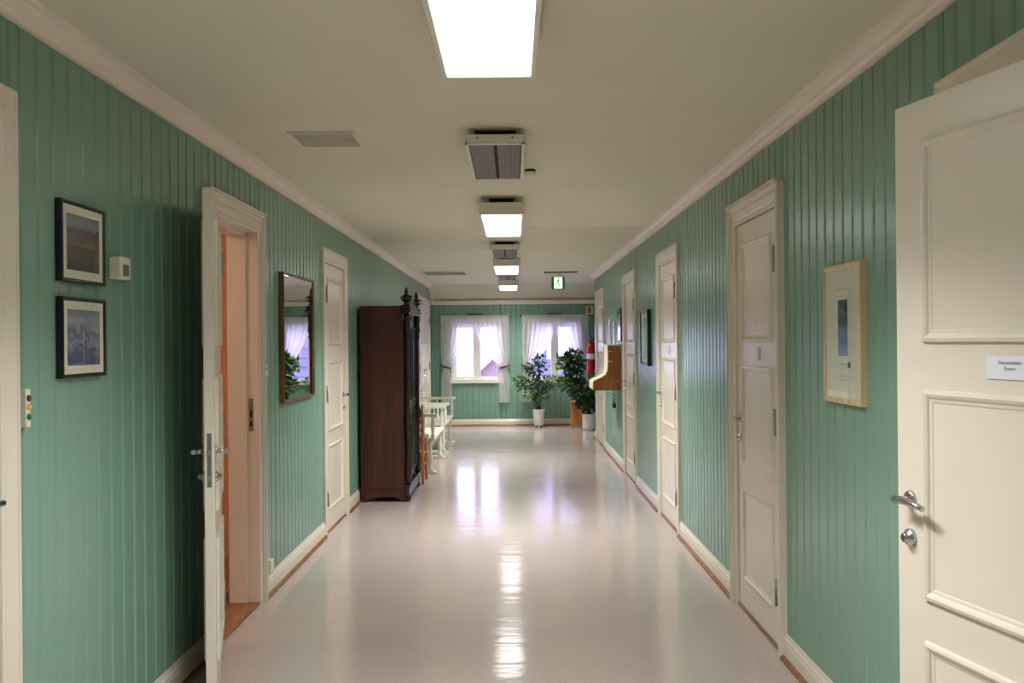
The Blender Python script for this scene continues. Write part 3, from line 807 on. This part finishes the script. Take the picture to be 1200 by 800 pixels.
# ------------------------------------------------------------------ cupboard
def cupboard():
    r = root('cupboard', (-1.455, 8.57, 0), label='tall dark mahogany cupboard with carved crest against the left wall', cat='cupboard')
    D, L, H = .44, .93, 1.86     # depth in X, length in Y
    mb = MB().box(0, D - .03, .0, L, .12, H)
    obj('body', mb, 'mahogany', r, bevel=.003)
    for y in (0, L - .03):       # side plinth with a shallow arch
        pts = [(0, 0), (.05, 0), (.075, .03), (.12, .045), (D - .12, .045), (D - .075, .03), (D - .05, 0), (D - .02, 0), (D - .02, .12), (0, .12)]
        obj('plinth', MB().prism(pts, lambda u, v, t: (u, t, v), y - .004 if y == 0 else y, y + .03), 'mahogany', r)
    # front faces +X
    obj('front_plinth', MB().box(D - .03, D + .02, -.01, L + .01, .05, .15).box(D - .03, D + .03, -.015, L + .015, .14, .165), 'ebony', r, bevel=.004)
    for y in (.035, L - .035):
        obj('foot', MB().lathe([(.02, 0), (.034, .015), (.036, .035), (.026, .05)], (D - .005, y, 0), 14), 'ebony', r)
        prof = [(.030, .165), (.030, .20), (.022, .215), (.030, .24), (.034, .30), (.024, .36), (.018, .38), (.026, .395), (.018, .41), (.020, .60), (.022, .66), (.030, .68), (.022, .70), (.034, .74), (.036, .80), (.024, .84), (.018, .86), (.019, 1.30), (.021, 1.55), (.030, 1.57), (.022, 1.59), (.034, 1.63), (.026, 1.70), (.032, 1.73), (.032, 1.78)]
        obj('turned_column', MB().lathe(prof, (D + .008, y, 0), 16), 'ebony', r)
    for k in range(2):
        y0, y1 = (.08, L / 2 - .003) if k == 0 else (L / 2 + .003, L - .08)
        d = obj('door', MB().box(D - .03, D - .006, y0, y1, .18, 1.74), 'ebony', r, bevel=.002)
        for z0, z1 in ((.24, .82), (.92, 1.66)):
            mb = MB(); ring = MB().ring(y0 + .05, y1 - .05, z0, z1, [(0, 0), (.004, .012), (.02, .010), (.03, 0)])
            mb.v = [(D - .006 + v[1], v[0], v[2]) for v in ring.v]; mb.f = ring.f; mb.sm = ring.sm
            obj('panel_moulding', mb, 'ebony', d)
        yk = y1 - .03 if k == 0 else y0 + .03
        obj('key_plate', MB().lathe([(.012, D - .006), (.012, D + .0)], (0, yk, .95), 10, 'x'), 'bronze', d)
    obj('cornice', MB().box(D - .05, D + .03, -.02, L + .02, 1.78, 1.80).box(D - .05, D + .05, -.035, L + .035, 1.80, 1.825).box(D - .05, D + .04, -.03, L + .03, 1.825, 1.865), 'ebony', r, bevel=.004)
    # scrolled crest above the cornice
    pts = []
    n = 24
    for i in range(n + 1):
        t = i / n; y = .03 + (L - .06) * t
        z = 1.865 + .05 + .03 * math.exp(-((t - .5) / .13) ** 2) + .035 * math.cos(t * 4 * PI) 
        pts.append((y, z))
    outline = [(.03, 1.865)] + [(L - .03, 1.865)] + list(reversed(pts))
    obj('crest', MB().prism(outline, lambda u, v, t: (t, u, v), D - .02, D + .01), 'ebony', r)
    for y in (.03, L - .03):
        z0 = 1.865
        prof = [(.026, 0), (.030, .012), (.016, .025), (.012, .04), (.030, .055), (.036, .075), (.028, .095), (.012, .11), (.020, .122), (.016, .138), (.006, .165), (.002, .18)]
        obj('finial', MB().lathe([(a, z0 + b) for a, b in prof], (D + .002, y, 0), 14), 'ebony', r)
        if True:
            for s in (-1, 1):
                mb = MB(); pp = [(D + .002, y + s * .01, z0 + .03), (D + .002, y + s * .04, z0 + .05), (D + .002, y + s * .052, z0 + .075), (D + .002, y + s * .038, z0 + .09), (D + .002, y + s * .03, z0 + .075)]
                mb.tube(pp, .009, 8)
                mb.tube([(D + .002 + (p[1] - y), y, p[2]) for p in pp], .009, 8)
                obj('scroll', mb, 'ebony', r)
cupboard()

# ------------------------------------------------------------------ ladder-back chair
def chair():
    r = root('ladder_back_chair', (-1.375, 9.60, 0), label='orange pine ladder-back chair beside the dark cupboard', cat='chair')
    W2 = .40
    for x in (0.02, W2):
        obj('back_post', MB().lathe([(.014, 0), (.017, .2), (.018, .45), (.016, .75), (.010, .80), (.015, .82), (.010, .85)], (x, .02, 0), 12), 'pine', r)
        obj('leg', MB().lathe([(.013, 0), (.017, .2), (.018, .44)], (x, .40, 0), 12), 'pine', r)
    for z in (.55, .64, .73): 
        obj('back_slat', MB().box(.03, W2 - .01, .012, .026, z, z + .05), 'pine', r, bevel=.004)
    obj('seat', MB().box(0, W2 + .02, 0.0, .42, .43, .455), 'pine', r, bevel=.006)
    obj('cushion', MB().box(.005, W2 + .035, .06, .42, .456, .50), 'grey_cloth', r, bevel=.018, label='grey seat cushion')
    for z in (.16, .28):
        for y in (.02, .40): obj('stretcher', MB().lathe([(.009, .02), (.009, W2)], (0, y, z), 8, 'x'), 'pine', r)
        for x in (.02, W2): obj('stretcher', MB().lathe([(.009, .02), (.009, .40)], (x, 0, z + .03), 8, 'y'), 'pine', r)
chair()

# ------------------------------------------------------------------ benches
def bench(y0, L, label):
    """against the left wall; local x from the far end towards the camera, y out of the wall"""
    r = root('spindle_bench', (-1.445, y0 + L, 0), -PI / 2, label=label, cat='bench', group='white spindle-back benches along the left wall')
    D = .52; zs = .40
    obj('seat', MB().prism([(.05, zs - .03), (D, zs - .015), (D + .015, zs + .0), (D, zs + .015), (.05, zs)], lambda u, v, t: (t, u, v), 0.02, L - .02), 'white', r)
    obj('apron', MB().box(.05, L - .05, D - .05, D - .03, zs - .10, zs - .02).box(.05, L - .05, .06, .08, zs - .10, zs - .02), 'white', r)
    tl = [(.030, 0), (.030, .03), (.018, .05), (.028, .10), (.030, .14), (.018, .20), (.022, .26), (.028, .30), (.028, zs - .02)]
    for x in (.05, L - .05):
        for y in (.08, D - .04):
            obj('leg', MB().lathe([(a, b + .035) if b < zs - .05 else (a, b) for a, b in tl], (x, y, 0), 12), 'white', r)
        obj('foot_rail', MB().prism([(.0, 0), (.06, 0), (.09, .015), (D - .12, .015), (D - .08, 0), (D + .03, 0), (D + .03, .02), (D - .02, .045), (.04, .045), (0, .03)], lambda u, v, t: (t, u, v), x - .025, x + .025), 'white', r)
        # arm rest: rail, front post, spindles
        obj('arm_rest', MB().prism([(.04, .655), (D - .02, .655), (D + .035, .65), (D + .05, .668), (D + .035, .69), (D - .02, .69), (.04, .69)], lambda u, v, t: (t, u, v), x - .03, x + .03), 'white', r)
        for y in (.17, .29, .41):
            obj('arm_spindle', MB().lathe([(.010, zs), (.014, zs + .05), (.009, zs + .08), (.013, zs + .16), (.010, .66)], (x, y, 0), 10), 'white', r)
        obj('arm_post', MB().lathe([(.022, zs), (.024, zs + .04), (.014, zs + .06), (.022, zs + .12), (.024, zs + .18), (.014, zs + .22), (.022, .66)], (x, D - .01, 0), 12), 'white', r)
        obj('back_post', MB().box(x - .022, x + .022, .03, .065, zs - .05, .84), 'white', r, bevel=.004)
    obj('top_rail', MB().box(0, L, .028, .062, .80, .88), 'white', r, bevel=.008)
    obj('lower_rail', MB().box(.05, L - .05, .035, .06, zs + .04, zs + .075), 'white', r)
    sp = MB().lathe([(.009, zs + .07), (.014, zs + .16), (.009, zs + .20), (.013, zs + .30), (.009, .805)], (0, .047, 0), 10).mesh('spindle'); sp.materials.append(M['white'])
    n = 13
    for i in range(n):
        o = obj('spindle', sp, None, r); o.location.x = .11 + (L - .22) * i / (n - 1)
bench(10.35, 1.45, 'white spindle-back bench just beyond the orange chair, nearer of two')
bench(12.25, 1.45, 'white spindle-back bench by the white double door, farther of two')

# ------------------------------------------------------------------ wall-mounted desk (right)
r = on_wall('wall_desk', 'right', 10.78, .0, 0, label='honey oak wall-mounted writing desk with a sloping front on the right wall', cat='desk')
PR = [(0, .92), (.325, .92), (.332, .94), (.330, 1.02), (.318, 1.035), (.225, 1.075), (.178, 1.11), (.156, 1.16), (.150, 1.24), (.150, 1.45), (0, 1.45)]
for x in (0, .52): obj('side_panel', MB().prism(PR, lambda u, v, t: (t, u, v), x, x + .02), 'oak', r)
inn = [(u - .004, v) for u, v in PR]
seg = [(.325, .925), (.332, .94), (.330, 1.02), (.318, 1.035), (.225, 1.075), (.178, 1.11), (.156, 1.16), (.150, 1.24), (.150, 1.45)]
obj('sloping_front', MB().prism([(a - .002, b - .001) for a, b in seg] + [(a - .016, b - .004) for a, b in reversed(seg)], lambda u, v, t: (t, u, v), .0205, .5195), 'oak_edge', r)
mb = MB()
for x in (-.001, .521):
    mb.prism([(a, b) for a, b in seg] + [(a + .006, b + .004) for a, b in reversed(seg)], lambda u, v, t: (t, u, v), x, x + .02)
obj('edge_band', mb, 'oak_edge', r, label='pale edge band')
obj('bottom_board', MB().box(.02, .52, 0, .30, .921, .94), 'oak', r)
obj('top_board', MB().box(-.015, .555, 0, .165, 1.45, 1.468), 'white', r, bevel=.003, label='white top shelf')
for z in (1.38, 1.26): obj('hinge', MB().box(-.003, .0, .10, .155, z, z + .012), 'oak_edge', r)
pts = []
for i in range(90):
    t = i / 89; pts.append((.22 + .018 * math.cos(i * 1.1), .06 + .018 * math.sin(i * 1.1), .92 - .22 * math.sin(PI * t) if t < .5 else .70 + .10 * (t - .5)))
obj('hanging_cord', MB().tube(pts, .005, 5), 'dark', r, label='dark coiled cord')

# ------------------------------------------------------------------ plants
def leaf_cloud(n, fn, size, rnd):
    mb = MB()
    for _ in range(n):
        p, out = fn(rnd)
        d = (out + Vector((rnd.uniform(-.8, .8), rnd.uniform(-.8, .8), rnd.uniform(-.7, .5)))).normalized()
        s_ = d.cross(Vector((rnd.uniform(-1, 1), rnd.uniform(-1, 1), rnd.uniform(-1, 1)))).normalized()
        nn = d.cross(s_); L = size * rnd.uniform(.6, 1.25); Wd = L * .27
        k = len(mb.v)
        mb.v += [tuple(p), tuple(p + d * L * .35 + s_ * Wd), tuple(p + d * L + nn * L * -.15), tuple(p + d * L * .35 - s_ * Wd), tuple(p + d * L * .45 + nn * L * .07)]
        mb.face((k, k + 1, k + 4)); mb.face((k + 1, k + 2, k + 4)); mb.face((k + 2, k + 3, k + 4)); mb.face((k + 3, k, k + 4))
    return mb
def pot(r, prof, feet=False):
    obj('pot', MB().lathe(prof, seg=28), 'ceramic', r)
    top = prof[-2]
    obj('soil', MB().lathe([(top[0] - .015, top[1] - .03), (top[0] - .016, top[1] - .022)], seg=20), 'soil', r)
def plant(x, y, potprof, clusters, stems, label, size, z_top, seed, mats, base_z=.0, feet=False):
    rnd = random.Random(seed)
    r = root('potted_plant', (x, y, base_z), label=label, cat='plant')
    pot(r, potprof)
    if feet:
        for k in range(3):
            a = k * 2 * PI / 3 + .5
            obj('pot_foot', MB().lathe([(.012, 0), (.016, .04)], (.07 * math.cos(a), .07 * math.sin(a), 0), 10), 'ceramic', r)
    h0 = max(p[1] for p in potprof) - .04
    for (cx, cy, cz, *_q) in clusters:
        bx, by = rnd.uniform(-.03, .03), rnd.uniform(-.03, .03)
        path = [(bx, by, h0), (bx + (cx - bx) * .15, by + (cy - by) * .15, h0 + (cz - h0) * .4), (bx + (cx - bx) * .5, by + (cy - by) * .5, h0 + (cz - h0) * .75), (cx, cy, cz)]
        obj('stem', MB().tube(path, [.010, .008, .006, .003], 7), 'stem', r)
    per = {}
    for (cx, cy, cz, rx, rz, n, m_) in clusters:
        c = Vector((cx, cy, cz))
        def fn(rn, c=c, rx=rx, rz=rz):
            v = Vector((rn.gauss(0, 1), rn.gauss(0, 1), rn.gauss(0, 1))).normalized(); q = rn.uniform(.25, 1)
            return c + Vector((v.x * rx * q, v.y * rx * q, v.z * rz * q)), v
        mb = leaf_cloud(n, fn, size, rnd)
        o = per.setdefault(m_, MB()); k = len(o.v); o.v += mb.v
        for f in mb.f: o.face([i + k for i in f])
    for m_, mb in per.items():
        o = obj('foliage', mb, m_, r); o['kind'] = 'stuff'
POT1 = [(.078, .04), (.088, .05), (.094, .16), (.104, .29), (.110, .30), (.112, .315), (.104, .318), (.098, .29)]
plant(.44, 15.98, POT1, [
    (-.05, 0, 1.00, .19, .16, 150, 'leaf_dark'), (-.22, -.02, .78, .15, .14, 90, 'leaf'), (.10, 0, .74, .20, .16, 110, 'leaf'),
    (-.36, .02, .84, .10, .10, 35, 'leaf_light'), (.02, .0, 1.17, .12, .10, 55, 'leaf_dark'), (.03, -.04, .55, .14, .14, 60, 'leaf'),
    (-.15, -.04, .58, .12, .12, 50, 'leaf_light'), (.26, 0, .82, .10, .09, 35, 'leaf_light')], 0,
    'smaller shrubby green plant in a white footed pot between the windows', .085, 1.3, 3, None, feet=True)
POT2 = [(.110, .0), (.122, .012), (.126, .06), (.128, .25), (.132, .26), (.132, .275), (.122, .278), (.118, .25)]
plant(1.29, 15.45, POT2, [
    (-.30, .02, 1.12, .20, .17, 150, 'leaf_dark'), (-.44, 0, 1.14, .15, .13, 80, 'leaf_light'), (-.25, -.02, 1.27, .14, .11, 90, 'leaf'),
    (-.24, 0, .92, .15, .14, 90, 'leaf'), (-.30, 0, .78, .16, .14, 80, 'leaf'), (-.10, -.03, .62, .24, .17, 170, 'leaf_dark'),
    (-.02, -.03, .45, .18, .13, 110, 'leaf_dark'), (-.42, 0, .80, .12, .10, 40, 'leaf_light')], 0,
    'big bushy green plant in a round white pot at the right window', .11, 1.5, 5, None)
r = root('plant_stand', (1.13, 15.86, 0), label='orange brown wooden stand behind the big white pot', cat='stand')
obj('stand_body', MB().box(-.13, .10, -.11, .11, .05, .44), 'pine', r, bevel=.004)
obj('stand_top', MB().box(-.145, .115, -.125, .125, .44, .465), 'pine', r, bevel=.004)
for sx in (-.11, .08):
    for sy in (-.09, .09): obj('leg', MB().box(sx - .015, sx + .015, sy - .015, sy + .015, 0, .05), 'pine', r)

# ------------------------------------------------------------------ outside the windows
obj('ground', MB().box(-60, 60, 17.5, 90, -3.1, -3.0), 'snow', label='snowy ground outside the windows', category='ground', kind='structure')
r = root('neighbour_house', (0, 38, -3), label='red house with a snowy roof seen through the left end window', cat='house')
X0, X1 = -2.6, 9.0; xm = (X0 + X1) / 2; ze, zr = 2.2, 7.6
obj('walls', MB().prism([(X0, 0), (X1, 0), (X1, ze), (xm, zr), (X0, ze)], lambda u, v, t: (u, t, v), 0, 8), 'housered', r)
mb = MB(); s = (zr - ze) / (xm - X0)
mb.prism([(X0 - .4, ze - .4 * s), (xm, zr), (xm, zr + .28), (X0 - .4, ze - .4 * s + .28)], lambda u, v, t: (u, t, v), -.3, 8.3)
mb.prism([(X1 + .4, ze - .4 * s), (xm, zr), (xm, zr + .28), (X1 + .4, ze - .4 * s + .28)], lambda u, v, t: (u, t, v), -.3, 8.3)
obj('roof', mb, 'snow', r, label='snow covered roof')
r = root('boarded_house', (0, 27, -3), label='blue-grey boarded house seen through the right end window', cat='house')
obj('walls', MB().box(.15, 8, 0, 7, 0, 6.1), 'housegrey', r)
for k in range(20):
    z = .4 + k * .285
    obj('board', MB().prism([(0, 0), (-.06, 0), (-.015, .265), (0, .265)], lambda u, v, t: (t, u, z + v), .15, 8), 'housegrey', r)
obj('window', MB().box(1.0, 1.7, -.08, 0, 4.0, 5.1), 'snow', r, label='white framed house window')
obj('roof', MB().box(-.4, 8.5, -.5, 7.5, 6.1, 6.4), 'snow', r, label='snow covered roof')
